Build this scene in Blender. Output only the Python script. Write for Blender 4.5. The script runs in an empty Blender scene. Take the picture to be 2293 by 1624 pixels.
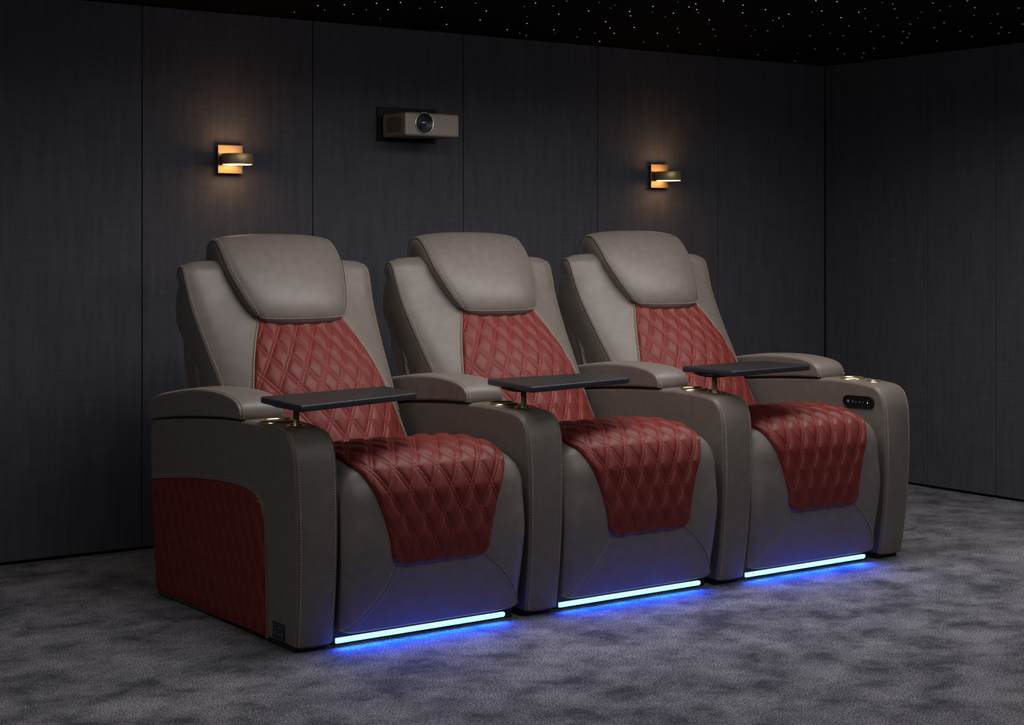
import bpy, math, random
import numpy as np

SC = bpy.context.scene
COL = SC.collection
PI = math.pi
random.seed(4)

# ------------------------------------------------------------------ camera
IW, IH = 2293.0, 1624.0
FPX = 3636.82                       # focal length in pixels
YAW = math.radians(54.7894)         # row direction, right of the view axis
HZ = 545.0                          # horizon row
CAM = np.array([0.0, 0.0, 1.2])
VD = np.array([math.cos(YAW), math.sin(YAW), 0.0])
RT = np.array([math.sin(YAW), -math.cos(YAW), 0.0])
UP = np.array([0.0, 0.0, 1.0])


def at_z(px, py, z):
    r = VD + RT * (px - IW / 2) / FPX - UP * (py - HZ) / FPX
    return CAM + r * ((z - CAM[2]) / r[2])


cam_d = bpy.data.cameras.new('camera')
cam_d.sensor_fit = 'HORIZONTAL'
cam_d.sensor_width = 36.0
cam_d.lens = 36.0 * FPX / IW
cam_d.shift_y = -(IH / 2 - HZ) / IW
cam_d.clip_start = 0.05
cam = bpy.data.objects.new('camera', cam_d)
COL.objects.link(cam)
cam.location = CAM
cam.rotation_euler = (PI / 2, 0, YAW - PI / 2)
SC.camera = cam

# room numbers
OX, OY = 2.204, 4.232               # front left corner of the row on the floor
PITCH = 0.825
WALL_Y, WALL_X, CEIL = 6.022, 6.262, 2.133


# ------------------------------------------------------------------ materials
def mat(name, color, rough=0.5, metal=0.0, spec=0.5, emit=None, estr=0.0):
    m = bpy.data.materials.new(name)
    m.use_nodes = True
    b = m.node_tree.nodes['Principled BSDF']
    b.inputs['Base Color'].default_value = (*color, 1)
    b.inputs['Roughness'].default_value = rough
    b.inputs['Metallic'].default_value = metal
    b.inputs['Specular IOR Level'].default_value = spec
    if emit:
        b.inputs['Emission Color'].default_value = (*emit, 1)
        b.inputs['Emission Strength'].default_value = estr
    return m


def N(m, t, **kw):
    n = m.node_tree.nodes.new(t)
    for k, v in kw.items():
        setattr(n, k, v)
    return n


def L(m, a, b):
    m.node_tree.links.new(a, b)


def coords(m, kind='Object', scale=(1, 1, 1)):
    tc = N(m, 'ShaderNodeTexCoord')
    mp = N(m, 'ShaderNodeMapping')
    mp.inputs['Scale'].default_value = scale
    L(m, tc.outputs[kind], mp.inputs['Vector'])
    return mp.outputs['Vector']


def noise(m, vec, scale, detail=3.0, rough=0.5):
    n = N(m, 'ShaderNodeTexNoise')
    n.inputs['Scale'].default_value = scale
    n.inputs['Detail'].default_value = detail
    n.inputs['Roughness'].default_value = rough
    L(m, vec, n.inputs['Vector'])
    return n.outputs['Fac']


def ramp(m, fac, stops):
    r = N(m, 'ShaderNodeValToRGB')
    e = r.color_ramp.elements
    e[0].position, e[0].color = stops[0][0], (*stops[0][1], 1)
    e[1].position, e[1].color = stops[-1][0], (*stops[-1][1], 1)
    for p, c in stops[1:-1]:
        x = e.new(p)
        x.color = (*c, 1)
    L(m, fac, r.inputs['Fac'])
    return r.outputs['Color']


def bump(m, height, strength, dist, prev=None):
    b = N(m, 'ShaderNodeBump')
    b.inputs['Strength'].default_value = strength
    b.inputs['Distance'].default_value = dist
    L(m, height, b.inputs['Height'])
    if prev is not None:
        L(m, prev, b.inputs['Normal'])
    return b.outputs['Normal']


def bsdf(m):
    return m.node_tree.nodes['Principled BSDF']


def leather(name, color, rough, wrinkle=0.25, spec=0.45):
    m = mat(name, color, rough, spec=spec)
    v = coords(m)
    grain = noise(m, v, 420, 2)
    soft = noise(m, coords(m, scale=(1.0, 2.2, 1.6)), 11, 2, 0.4)
    n1 = bump(m, soft, wrinkle, 0.010)
    n2 = bump(m, grain, 0.10, 0.0012, n1)
    L(m, n2, bsdf(m).inputs['Normal'])
    c = tuple(x * 0.90 for x in color), tuple(min(1, x * 1.08) for x in color)
    L(m, ramp(m, noise(m, v, 30, 4), [(0.3, c[0]), (0.7, c[1])]), bsdf(m).inputs['Base Color'])
    return m


M_GREY = leather('grey_brown_leather', (0.168, 0.139, 0.126), 0.45, 0.16)
M_PLAIN = leather('grey_brown_panel_leather', (0.152, 0.127, 0.113), 0.46, 0.05)
M_RED = leather('oxblood_leather', (0.155, 0.0195, 0.016), 0.48, 0.05, 0.32)
M_THREAD = mat('tan_thread', (0.50, 0.385, 0.225), 0.6)
M_REDTHREAD = mat('red_thread', (0.38, 0.058, 0.043), 0.55)
M_PIPING = leather('taupe_piping', (0.16, 0.135, 0.115), 0.45, 0.0)
M_BLACK = mat('black_plastic', (0.005, 0.005, 0.006), 0.5, spec=0.25)
M_WELT = mat('dark_seam_welt', (0.028, 0.023, 0.021), 0.6, spec=0.3)
M_PLINTH = mat('black_base', (0.010, 0.010, 0.012), 0.7)
M_GOLD = mat('polished_gold', (0.88, 0.68, 0.42), 0.2, 0.9)
M_GOLDPOST = mat('satin_gold', (0.62, 0.47, 0.25), 0.35, 0.6)
M_LED = mat('blue_led', (0.1, 0.1, 0.1), 0.5, emit=(0.0035, 0.064, 1.0), estr=195.0)
M_LEDFACE = mat('blue_led_face', (0.1, 0.1, 0.1), 0.5, emit=(0.62, 0.90, 1.0), estr=1.05)
M_GLYPH = mat('panel_glyph', (0.45, 0.45, 0.45), 0.5, emit=(1, 1, 1), estr=0.03)
M_GLYPHON = mat('panel_glyph_lit', (0.8, 0.8, 0.8), 0.5, emit=(1, 1, 1), estr=0.6)
M_NAVY = mat('dark_navy_plate', (0.016, 0.016, 0.040), 0.35)
M_PLATEMARK = mat('plate_marks', (0.30, 0.30, 0.33), 0.5)
M_PLATEEDGE = mat('plate_edge', (0.07, 0.07, 0.08), 0.4, 0.6)


def brushed(name, color, rough):
    m = mat(name, color, rough, 1.0)
    f = noise(m, coords(m, scale=(6, 6, 900)), 1.0, 2)
    L(m, bump(m, f, 0.25, 0.0006), bsdf(m).inputs['Normal'])
    L(m, ramp(m, f, [(0.3, tuple(c * 0.8 for c in color)), (0.7, color)]), bsdf(m).inputs['Base Color'])
    return m


M_BRASS = brushed('brushed_brass', (0.46, 0.31, 0.165), 0.52)
M_DRUM = brushed('brushed_brass_drum', (0.58, 0.42, 0.22), 0.45)
bsdf(M_DRUM).inputs['Metallic'].default_value = 0.65
M_BRONZE = mat('bronze_casing', (0.33, 0.27, 0.23), 0.42, 0.2, 0.4)
M_LENSRING = mat('silver_ring', (0.75, 0.75, 0.76), 0.22, 1.0)
M_BARREL = mat('lens_barrel', (0.010, 0.010, 0.012), 0.3)
M_GLASS = mat('lens_glass', (0.035, 0.045, 0.085), 0.06, 0.0, 0.9)
M_WARM = mat('sconce_diffuser', (0.9, 0.8, 0.6), 0.5, emit=(1.0, 0.57, 0.26), estr=13.0)
M_STAR = [mat('star_light_%s' % n, (0.5, 0.5, 0.5), 0.5, emit=c, estr=s) for n, c, s in
          (('bright', (0.95, 0.97, 1.0), 0.55), ('medium', (0.95, 0.97, 1.0), 0.13), ('dim', (0.9, 0.95, 1.0), 0.022),
           ('soft', (0.92, 0.97, 1.0), 0.022))]


def tray_mat(edge):
    m = mat('tray_edge' if edge else 'tray_surface', (0.012, 0.012, 0.014), 0.34)
    if edge:
        w = N(m, 'ShaderNodeTexWave', wave_type='BANDS', bands_direction='DIAGONAL')
        w.inputs['Scale'].default_value = 95
        L(m, coords(m), w.inputs['Vector'])
        L(m, ramp(m, w.outputs['Fac'], [(0.3, (0.004, 0.004, 0.006)), (0.7, (0.050, 0.056, 0.075))]), bsdf(m).inputs['Base Color'])
        L(m, bump(m, w.outputs['Fac'], 0.3, 0.001), bsdf(m).inputs['Normal'])
    else:
        f = noise(m, coords(m), 700, 2)
        L(m, bump(m, f, 0.12, 0.0006), bsdf(m).inputs['Normal'])
        bsdf(m).inputs['Roughness'].default_value = 0.42
    return m


M_TRAY, M_TRAYEDGE = tray_mat(False), tray_mat(True)


def fabric():
    m = mat('woven_acoustic_fabric', (0.05, 0.05, 0.055), 0.85, spec=0.25)
    tc = N(m, 'ShaderNodeTexCoord')
    sx = N(m, 'ShaderNodeSeparateXYZ')
    L(m, tc.outputs['Object'], sx.inputs[0])

    def mth(op, a, b=None):
        n = N(m, 'ShaderNodeMath', operation=op)
        for i, v in enumerate((a, b)):
            if v is None:
                continue
            if isinstance(v, (int, float)):
                n.inputs[i].default_value = v
            else:
                L(m, v, n.inputs[i])
        return n.outputs[0]
    h = mth('ADD', sx.outputs[0], sx.outputs[1])
    k = 2 * PI / 0.0104
    d = mth('MULTIPLY', mth('SINE', mth('MULTIPLY', h, k)), mth('SINE', mth('MULTIPLY', sx.outputs[2], k)))
    d = mth('ADD', mth('MULTIPLY', d, 0.5), 0.5)
    slub = noise(m, coords(m, scale=(16, 16, 1.6)), 2.6, 5, 0.65)
    slub2 = noise(m, coords(m, scale=(130, 130, 7)), 1.0, 2, 0.6)
    hs = noise(m, coords(m, scale=(5, 5, 90)), 1.0, 2, 0.6)
    mix = mth('ADD', mth('ADD', mth('MULTIPLY', d, 0.58), mth('MULTIPLY', slub, 0.34)), mth('ADD', mth('MULTIPLY', slub2, 0.10), mth('MULTIPLY', hs, 0.14)))
    c = ramp(m, mix, [(0.22, (0.018, 0.0175, 0.022)), (0.57, (0.070, 0.069, 0.085)), (0.94, (0.140, 0.137, 0.170))])
    L(m, c, bsdf(m).inputs['Base Color'])
    L(m, bump(m, d, 0.5, 0.002), bsdf(m).inputs['Normal'])
    return m


M_FABRIC = fabric()
M_BACKING = mat('black_backing', (0.004, 0.004, 0.005), 0.9)
M_CEIL = mat('black_ceiling_felt', (0.0035, 0.0037, 0.0042), 0.95, spec=0.1)
L(M_CEIL, bump(M_CEIL, noise(M_CEIL, coords(M_CEIL), 300, 3), 0.3, 0.002), bsdf(M_CEIL).inputs['Normal'])


def carpet():
    m = mat('grey_pile_carpet', (0.12, 0.12, 0.13), 0.95, spec=0.08)
    v = coords(m)
    dw = N(m, 'ShaderNodeTexNoise')
    dw.inputs['Scale'].default_value = 5
    L(m, v, dw.inputs['Vector'])
    mp = N(m, 'ShaderNodeMapping')
    mp.inputs['Rotation'].default_value = (0, 0, math.radians(-38))
    mp.inputs['Scale'].default_value = (1.0, 1.1, 1)
    mx = N(m, 'ShaderNodeMix', data_type='VECTOR')
    mx.inputs['Factor'].default_value = 0.10
    L(m, v, mx.inputs[4])
    L(m, dw.outputs['Color'], mx.inputs[5])
    L(m, mx.outputs[1], mp.inputs['Vector'])
    patch = noise(m, mp.outputs['Vector'], 7.2, 6, 0.64)
    col = ramp(m, patch, [(0.34, (0.088, 0.086, 0.095)), (0.47, (0.180, 0.175, 0.190)), (0.64, (0.295, 0.288, 0.310))])
    vor = N(m, 'ShaderNodeTexVoronoi')
    vor.inputs['Scale'].default_value = 190
    L(m, v, vor.inputs['Vector'])
    fine = noise(m, v, 185, 2, 0.8)
    mm = N(m, 'ShaderNodeMix', data_type='RGBA', blend_type='MULTIPLY')
    mm.inputs['Factor'].default_value = 1.0
    L(m, col, mm.inputs[6])
    L(m, ramp(m, fine, [(0.41, (0.30, 0.30, 0.30)), (0.60, (1.75, 1.75, 1.77))]), mm.inputs[7])
    L(m, mm.outputs[2], bsdf(m).inputs['Base Color'])
    n1 = bump(m, patch, 0.12, 0.02)
    n2 = bump(m, vor.outputs['Distance'], 0.8, 0.005, n1)
    L(m, bump(m, fine, 0.8, 0.005, n2), bsdf(m).inputs['Normal'])
    return m


M_CARPET = carpet()


# ------------------------------------------------------------------ mesh helpers
def link(name, me, parent=None, loc=None):
    o = bpy.data.objects.new(name, me)
    COL.objects.link(o)
    if parent is not None:
        o.parent = parent
    if loc is not None:
        o.location = loc
    return o


def mesh(name, verts, faces, material, parent=None, smooth=True, flat=None, loc=None):
    me = bpy.data.meshes.new(name)
    me.from_pydata([tuple(map(float, v)) for v in verts], [], [tuple(map(int, f)) for f in faces])
    me.validate()
    me.materials.append(material)
    if smooth:
        sm = np.ones(len(me.polygons), dtype=bool)
        if flat:
            for i in flat:
                sm[i] = False
        me.polygons.foreach_set('use_smooth', sm)
    me.update()
    return link(name, me, parent, loc)


def thing(name, label, cat, loc=(0, 0, 0), group=None):
    o = bpy.data.objects.new(name, None)
    o.empty_display_size = 0.1
    COL.objects.link(o)
    o.location = loc
    o['label'] = label
    o['category'] = cat
    if group:
        o['group'] = group
    return o


def grid_faces(nu, nv, cu=False, cv=False, off=0, flip=False):
    f = []
    for i in range(nu if cu else nu - 1):
        for j in range(nv if cv else nv - 1):
            a, b = i * nv + j, ((i + 1) % nu) * nv + j
            c, d = ((i + 1) % nu) * nv + (j + 1) % nv, i * nv + (j + 1) % nv
            q = (a + off, b + off, c + off, d + off)
            f.append(q[::-1] if flip else q)
    return f


def tube_geo(path, r, n=8, closed=False):
    P = np.asarray(path, float)
    m = len(P)
    T = np.roll(P, -1, 0) - np.roll(P, 1, 0) if closed else np.gradient(P, axis=0)
    T /= np.linalg.norm(T, axis=1)[:, None] + 1e-12
    V = []
    ref = np.array([0.31, 0.22, 0.93])
    for k in range(m):
        a = np.cross(T[k], ref)
        a /= np.linalg.norm(a) + 1e-12
        b = np.cross(T[k], a)
        for q in range(n):
            t = 2 * PI * q / n
            V.append(P[k] + r * (a * math.cos(t) + b * math.sin(t)))
    F = grid_faces(m, n, closed, True, flip=True)
    if not closed:
        F.append(tuple(range(n)))
        F.append(tuple(range((m - 1) * n, m * n))[::-1])
    return V, F


def tube(name, path, r, material, parent=None, n=8, closed=False):
    V, F = tube_geo(path, r, n, closed)
    return mesh(name, V, F, material, parent)


def lathe(name, prof, material, parent=None, n=48, loc=None, axis='z'):
    V, F = [], []
    for r, z in prof:
        for k in range(n):
            t = 2 * PI * k / n
            p = (r * math.cos(t), r * math.sin(t), z)
            V.append(p if axis == 'z' else (p[0], -p[2], p[1]))
    F = grid_faces(len(prof), n, False, True, flip=True)
    if prof[0][0] > 1e-6:
        F.append(tuple(range(n))[::-1])
    if prof[-1][0] > 1e-6:
        F.append(tuple(range((len(prof) - 1) * n, len(prof) * n)))
    o = mesh(name, V, F, material, parent, loc=loc)
    return o


def box_geo(x0, x1, y0, y1, z0, z1, r=0.0, seg=3):
    """rounded box as a chamfered grid"""
    import bmesh
    bm = bmesh.new()
    bmesh.ops.create_cube(bm, size=1)
    for v in bm.verts:
        v.co = ((x0 + x1) / 2 + v.co.x * (x1 - x0), (y0 + y1) / 2 + v.co.y * (y1 - y0), (z0 + z1) / 2 + v.co.z * (z1 - z0))
    if r > 0:
        bmesh.ops.bevel(bm, geom=bm.edges[:], offset=r, segments=seg, profile=0.5, affect='EDGES')
    return bm


def box(name, x0, x1, y0, y1, z0, z1, material, parent=None, r=0.0, seg=3, loc=None):
    bm = box_geo(x0, x1, y0, y1, z0, z1, r, seg)
    me = bpy.data.meshes.new(name)
    bm.to_mesh(me)
    bm.free()
    me.materials.append(material)
    if r > 0:
        me.polygons.foreach_set('use_smooth', np.ones(len(me.polygons), dtype=bool))
        o = link(name, me, parent, loc)
        md = o.modifiers.new('weighted', 'WEIGHTED_NORMAL')
        md.keep_sharp = True
        return o
    return link(name, me, parent, loc)


def spline(pts, n):
    """Catmull-Rom through the points, resampled to n points at even arc length"""
    P = np.asarray(pts, float)
    P = np.vstack([2 * P[0] - P[1], P, 2 * P[-1] - P[-2]])
    out = []
    for i in range(1, len(P) - 2):
        p0, p1, p2, p3 = P[i - 1:i + 3]
        for t in np.linspace(0, 1, 40, endpoint=False):
            out.append(0.5 * (2 * p1 + (p2 - p0) * t + (2 * p0 - 5 * p1 + 4 * p2 - p3) * t * t + (3 * p1 - p0 - 3 * p2 + p3) * t ** 3))
    out.append(P[-2])
    return even(np.array(out), n)


def even(Q, n):
    s = np.concatenate([[0], np.cumsum(np.linalg.norm(np.diff(Q, axis=0), axis=1))])
    u = np.linspace(0, s[-1], n)
    return np.stack([np.interp(u, s, Q[:, k]) for k in range(Q.shape[1])], 1)


class Prof:
    """a curve in the (y, z) plane with extra columns, looked up by arc length"""

    def __init__(self, pts):
        A = spline(pts, 900)
        self.A = A
        d = np.linalg.norm(np.diff(A[:, :2], axis=0), axis=1)
        self.s = np.concatenate([[0], np.cumsum(d)])
        self.len = self.s[-1]
        T = np.gradient(A[:, :2], axis=0)
        k = np.ones(25) / 25
        T = np.stack([np.convolve(np.pad(T[:, c], 12, mode='edge'), k, 'valid') for c in (0, 1)], 1)
        T /= np.linalg.norm(T, axis=1)[:, None]
        self.Nn = np.stack([-T[:, 1], T[:, 0]], 1)

    def col(self, t, k):
        return np.interp(t, self.s, self.A[:, k])

    def nrm(self, t, k):
        return np.interp(t, self.s, self.Nn[:, k])

    def t_at_z(self, z, upto=None):
        i = np.argmin(np.abs(self.A[:, 1] - z)[:upto])
        return self.s[i]


def stitches(name, dashes, material, parent, r=0.0013):
    """dashes: (p, d, n, half length) -> one mesh of thread pieces"""
    V, F = [], []
    for p, d, nn, h in dashes:
        d = d / (np.linalg.norm(d) + 1e-12)
        b = np.cross(d, nn)
        b /= np.linalg.norm(b) + 1e-12
        c = np.cross(b, d)
        o = len(V)
        V.append(p - d * h)
        for e in (-0.55, 0.55):
            for q in range(4):
                t = PI / 4 + q * PI / 2
                V.append(p + d * h * e + r * (b * math.cos(t) + c * math.sin(t)) * 1.2)
        V.append(p + d * h)
        for q in range(4):
            F.append((o, o + 1 + (q + 1) % 4, o + 1 + q))
            F.append((o + 1 + q, o + 1 + (q + 1) % 4, o + 5 + (q + 1) % 4, o + 5 + q))
            F.append((o + 5 + q, o + 5 + (q + 1) % 4, o + 9))
    return mesh(name, V, F, material, parent)


def seam_on(parent, path, normals, pitch=0.0085, r=0.00125):
    return stitches('stitching', seam(path, normals, pitch), M_THREAD, parent, r)


def seam(path, normals, pitch=0.0085, length=0.0058, lift=0.0008):
    P = np.asarray(path, float)
    Nn = np.asarray(normals, float)
    s = np.concatenate([[0], np.cumsum(np.linalg.norm(np.diff(P, axis=0), axis=1))])
    out = []
    for u in np.arange(pitch / 2, s[-1], pitch):
        p = np.array([np.interp(u, s, P[:, k]) for k in range(3)])
        q = np.array([np.interp(u + 1e-3, s, P[:, k]) for k in range(3)]) - np.array([np.interp(u - 1e-3, s, P[:, k]) for k in range(3)])
        n = np.array([np.interp(u, s, Nn[:, k]) for k in range(3)])
        n /= np.linalg.norm(n) + 1e-12
        out.append((p + n * lift, q, n, length / 2))
    return out


# ------------------------------------------------------------------ quilting
def quilt_height(u, v, wd, hd, puff=0.0055, gap=0.0048):
    g = math.hypot(1 / wd, 1 / hd)
    a, b = u / wd + v / hd, u / wd - v / hd
    da = np.abs(a - np.round(a)) / g
    db = np.abs(b - np.round(b)) / g

    def f(d):
        x = np.clip(d - gap, 0, None)
        h = puff * (1 - np.exp(-(x / 0.0085) ** 1.5))
        return np.where(d < gap, 0.0022 * (1 - (d / gap) ** 2), h) - 0.0012 * np.exp(-((d - gap) / 0.0017) ** 2)
    ha, hb = f(da), f(db)
    k = 0.0025
    m = np.minimum(ha, hb) - k * np.log1p(np.exp(-np.abs(ha - hb) / k)) * 0.5
    return m


def quilt_stitches(fn, inside, ur, vr, wd, hd, pitch=0.0060, length=0.0044, gap=0.0048, only=(1, -1), lift=0.0004):
    """fn(u, v) -> point, normal on the quilted surface"""
    g = math.hypot(1 / wd, 1 / hd)
    out = []
    for sgn in only:
        lo = int(math.floor(ur[0] / wd + min(sgn * vr[0] / hd, sgn * vr[1] / hd))) - 1
        hi = int(math.ceil(ur[1] / wd + max(sgn * vr[0] / hd, sgn * vr[1] / hd))) + 1
        d = np.array([1 / hd, -sgn / wd])
        d /= np.linalg.norm(d)
        if d[1] < 0:
            d = -d
        nn = np.array([1 / wd, sgn / hd]) / g
        for k in range(lo, hi + 1):
            for e in (-gap, gap) if gap > 0 else (0,):
                p0 = np.array([k * wd - sgn * vr[0] * wd / hd, vr[0]]) + nn * e
                for s in np.arange(0, (vr[1] - vr[0]) / d[1], pitch):
                    q = p0 + d * s
                    if not inside(q[0], q[1]):
                        continue
                    P, nrm = fn(q[0], q[1])
                    P2, _ = fn(q[0] + d[0] * 0.002, q[1] + d[1] * 0.002)
                    out.append((P + nrm * lift, P2 - P, nrm, length / 2))
    return out


# ------------------------------------------------------------------ slabs swept across x
def outline_even(pts, step=0.006):
    Q = spline(list(pts) + [pts[0]], 2500)
    # keep the straight base straight: Catmull-Rom is close enough at this density
    n = int(np.linalg.norm(np.diff(Q, axis=0), axis=1).sum() / step)
    return even(Q, n + 1)[:-1]


def poly_normals(O):
    T = np.roll(O, -1, 0) - np.roll(O, 1, 0)
    T /= np.linalg.norm(T, axis=1)[:, None] + 1e-12
    Nn = np.stack([T[:, 1], -T[:, 0]], 1)
    A = 0.5 * np.sum(O[:, 0] * np.roll(O[:, 1], -1) - np.roll(O[:, 0], -1) * O[:, 1])
    return Nn if A > 0 else -Nn


def slab(name, O, cross, material, parent, xmap=None):
    """O: closed (y, z) outline; cross: list of (x, inset)"""
    Nn = poly_normals(O)
    V = []
    for x, ins in cross:
        R = O - Nn * ins
        for y, z in R:
            V.append((xmap(x, y, z) if xmap else x, y, z))
    n, m = len(O), len(cross)
    A = 0.5 * np.sum(O[:, 0] * np.roll(O[:, 1], -1) - np.roll(O[:, 0], -1) * O[:, 1])
    F = grid_faces(m, n, False, True, flip=A > 0)
    c0 = tuple(range(n))
    c1 = tuple(range((m - 1) * n, m * n))
    F += [c0[::-1], c1] if A > 0 else [c0, c1[::-1]]
    return mesh(name, V, F, material, parent, flat=[len(F) - 2, len(F) - 1])


# ================================================================== the recliner
CX = 0.479      # centre of the seat, from the left face of its left arm


class Cushion:
    """front surface of a backrest, headrest or seat: profile along t, width along s"""

    def __init__(self, pts, cx, power, corner=0.0, dip=None):
        self.p = Prof(pts)      # columns y, z, half width, bulge
        self.cx, self.power, self.corner = cx, power, corner

    def __call__(self, t, s, off=0.0):
        p = self.p
        t, s = np.asarray(t, float), np.asarray(s, float)
        b = p.col(t, 3) * np.abs(s) ** self.power + self.corner * np.clip((np.abs(s) - 0.86) / 0.14, 0, 1) ** 2 - off
        return np.stack([self.cx + p.col(t, 2) * s, p.col(t, 0) - p.nrm(t, 0) * b, p.col(t, 1) - p.nrm(t, 1) * b], -1)

    def normal(self, t, s):
        e = 1e-3
        a = self(t + e, s) - self(t - e, s)
        b = self(t, s + e) - self(t, s - e)
        n = np.cross(b, a)
        n /= np.linalg.norm(n, axis=-1, keepdims=True) + 1e-12
        q = np.array([0, self.p.nrm(t, 0), self.p.nrm(t, 1)])
        if n.ndim == 1 and np.dot(n, q) < 0:
            n = -n
        return n

    def shell(self, name, material, parent, nt, ns, spine, side=8, crease=None, t0=0.0, t1=None):
        t1 = self.p.len if t1 is None else t1
        T = np.linspace(t0, t1, nt)
        S = np.concatenate([np.linspace(-1, 1, ns)])
        rows = []
        for t in T:
            front = self(np.full(ns, t), S)
            sp = np.asarray(spine(t, self))
            left, right = [], []
            for k in range(1, side + 1):
                f = k / side
                out = 0.010 * math.sin(PI * min(1, f * 1.2) ** 0.8) if f < 0.84 else 0.0
                for e, lst in ((front[0], left), (front[-1], right)):
                    sg = -1 if e[0] < self.cx else 1
                    lst.append(np.array([e[0] + sg * out * sp[2] - sg * f * f * 0.006, e[1] + (sp[0] - e[1]) * f, e[2] + (sp[1] - e[2]) * f]))
            rows.append(np.vstack([left[::-1], front, right]))
        G = np.array(rows)
        self.G = G
        nv = G.shape[1]
        F = grid_faces(nt, nv, flip=self.flip)
        F.append(tuple(range(nv)) if not self.flip else tuple(range(nv))[::-1])
        return mesh(name, G.reshape(-1, 3), F, material, parent)
    flip = False


def build_recliner():
    root = thing('theater_recliner', '', 'recliner')

    # ---------------- seat and footrest
    seat = Cushion([(0.66, 0.450, 0.325, 0.03), (0.50, 0.508, 0.325, 0.035), (0.35, 0.548, 0.326, 0.038), (0.22, 0.568, 0.328, 0.040),
                    (0.13, 0.567, 0.330, 0.040), (0.05, 0.554, 0.331, 0.036), (-0.015, 0.522, 0.332, 0.029), (-0.046, 0.464, 0.333, 0.022),
                    (-0.056, 0.38, 0.332, 0.018), (-0.060, 0.30, 0.332, 0.014), (-0.052, 0.22, 0.330, 0.013), (-0.038, 0.14, 0.328, 0.012),
                    (-0.027, 0.085, 0.326, 0.010), (-0.021, 0.050, 0.325, 0.006), (-0.016, 0.036, 0.325, 0.003), (0.006, 0.0322, 0.325, 0.002), (0.06, 0.0322, 0.325, 0.001)],
                   CX, 5.0, 0.017)
    seat.flip = True
    P = seat.p
    # the normal of this profile has to look up and forwards
    if P.nrm(P.t_at_z(0.3), 0) > 0:
        P.Nn *= -1
    t_bot = P.s[np.argmin(np.abs(P.A[:, 1] - 0.232) + 10 * (P.A[:, 0] > 0))]

    def tz(z):
        return P.s[np.argmin(np.abs(P.A[:, 1] - z) + 10 * (P.A[:, 0] > 0.02))]
    # seams that run from the lower corners of the quilt to the lower corners of the footrest
    sal = spline([(0.160, 0.234), (0.176, 0.190), (0.210, 0.138), (0.262, 0.086), (0.316, 0.045)], 120)
    sar = spline([(0.160, 0.234), (0.214, 0.192), (0.262, 0.145), (0.300, 0.092), (0.322, 0.045)], 120)
    seam_l = lambda z: np.interp(z, sal[::-1, 1], sal[::-1, 0])
    seam_r = lambda z: np.interp(z, sar[::-1, 1], sar[::-1, 0])
    nt, ns = 240, 180
    T = np.linspace(0, P.len, nt)
    S = np.linspace(-1, 1, ns)
    TT, SS = np.meshgrid(T, S, indexing='ij')
    base = seat(TT, SS)
    sx = np.where(base[..., 0] < CX, seam_l(base[..., 2]), seam_r(base[..., 2]))
    dist = np.abs(np.abs(base[..., 0] - CX) - sx) * 0.72
    low = (base[..., 2] < 0.236) & (base[..., 1] < 0.05)
    inner = low & (np.abs(base[..., 0] - CX) < sx)
    off = np.where(low, -0.0045 * np.exp(-(dist / 0.0035) ** 2) - np.where(inner, 0.004 * (1 - np.exp(-(dist / 0.01) ** 2)), 0), 0.0)
    G = seat(TT, SS, off)
    Lx = np.stack([np.stack([G[:, 0, 0] + 0.004 * f, G[:, 0, 1] - P.nrm(T, 0) * 0.07 * f, G[:, 0, 2] - P.nrm(T, 1) * 0.07 * f], -1) for f in (1, 0.66, 0.33)], 1)
    Rx = np.stack([np.stack([G[:, -1, 0] - 0.004 * f, G[:, -1, 1] - P.nrm(T, 0) * 0.07 * f, G[:, -1, 2] - P.nrm(T, 1) * 0.07 * f], -1) for f in (0.33, 0.66, 1)], 1)
    full = np.concatenate([Lx, G, Rx], 1)
    nv = full.shape[1]
    inn = np.concatenate([np.zeros((nt, 3), bool), inner, np.zeros((nt, 3), bool)], 1)
    F = grid_faces(nt, nv)
    V = full.reshape(-1, 3)
    inf = inn.reshape(-1)
    fa = [f for f in F if not all(inf[list(f)])]
    fb = [f for f in F if all(inf[list(f)])]

    def sub(name, faces):
        ids = sorted({i for f in faces for i in f})
        mp = {i: k for k, i in enumerate(ids)}
        return mesh(name, V[ids], [tuple(mp[i] for i in f) for f in faces], M_GREY, root)
    o_seat = sub('seat', fa)
    foot = sub('footrest', fb)
    ds = []
    for sg in (-1, 1):
        pts, nr = [], []
        for x, z in (sal if sg < 0 else sar):
            t = tz(z)
            s = sg * (x + 0.006) / P.col(t, 2)
            pts.append(seat(t, s))
            nr.append((0, float(P.nrm(t, 0)), float(P.nrm(t, 1))))
        seam_on(o_seat, pts, nr)

    # red quilted cover over the seat
    # half width by arc length
    def half_w(t):
        y, z = P.col(t, 0), P.col(t, 1)
        w = np.interp(t, [0, tz(0.547), tz(0.50), tz(0.44), tz(0.38), tz(0.31), t_bot], [0.292, 0.280, 0.255, 0.225, 0.203, 0.184, 0.172])
        r = 0.042
        x = np.clip((t - (t_bot - r)) / r, 0, 1)
        return w - r * (1 - np.sqrt(np.clip(1 - x ** 2, 0, 1)))
    wd, hd = 0.074, 0.142
    ts = P.s[np.argmin(np.abs(P.A[:, 0] - 0.60))]

    def uv(t, s):
        w = half_w(np.minimum(t, t_bot - 0.042))
        return s * w ** 0.65 * 0.235 ** 0.35, t

    def surf(t, s):
        w = half_w(t)
        ss = s * w / P.col(t, 2)
        u, v = uv(t, s * w / np.maximum(half_w(np.minimum(t, t_bot - 0.042)), 1e-6))
        edge = np.minimum((1 - np.abs(s)) * w, t_bot - t)
        lift = 0.013 * np.sqrt(np.clip(edge / 0.012, 0, 1) * (2 - np.clip(edge / 0.012, 0, 1))) - 0.003
        h = quilt_height(u, v, wd, hd, 0.0075) * np.clip(edge / 0.010, 0, 1)
        return seat(t, ss, lift + h)
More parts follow.
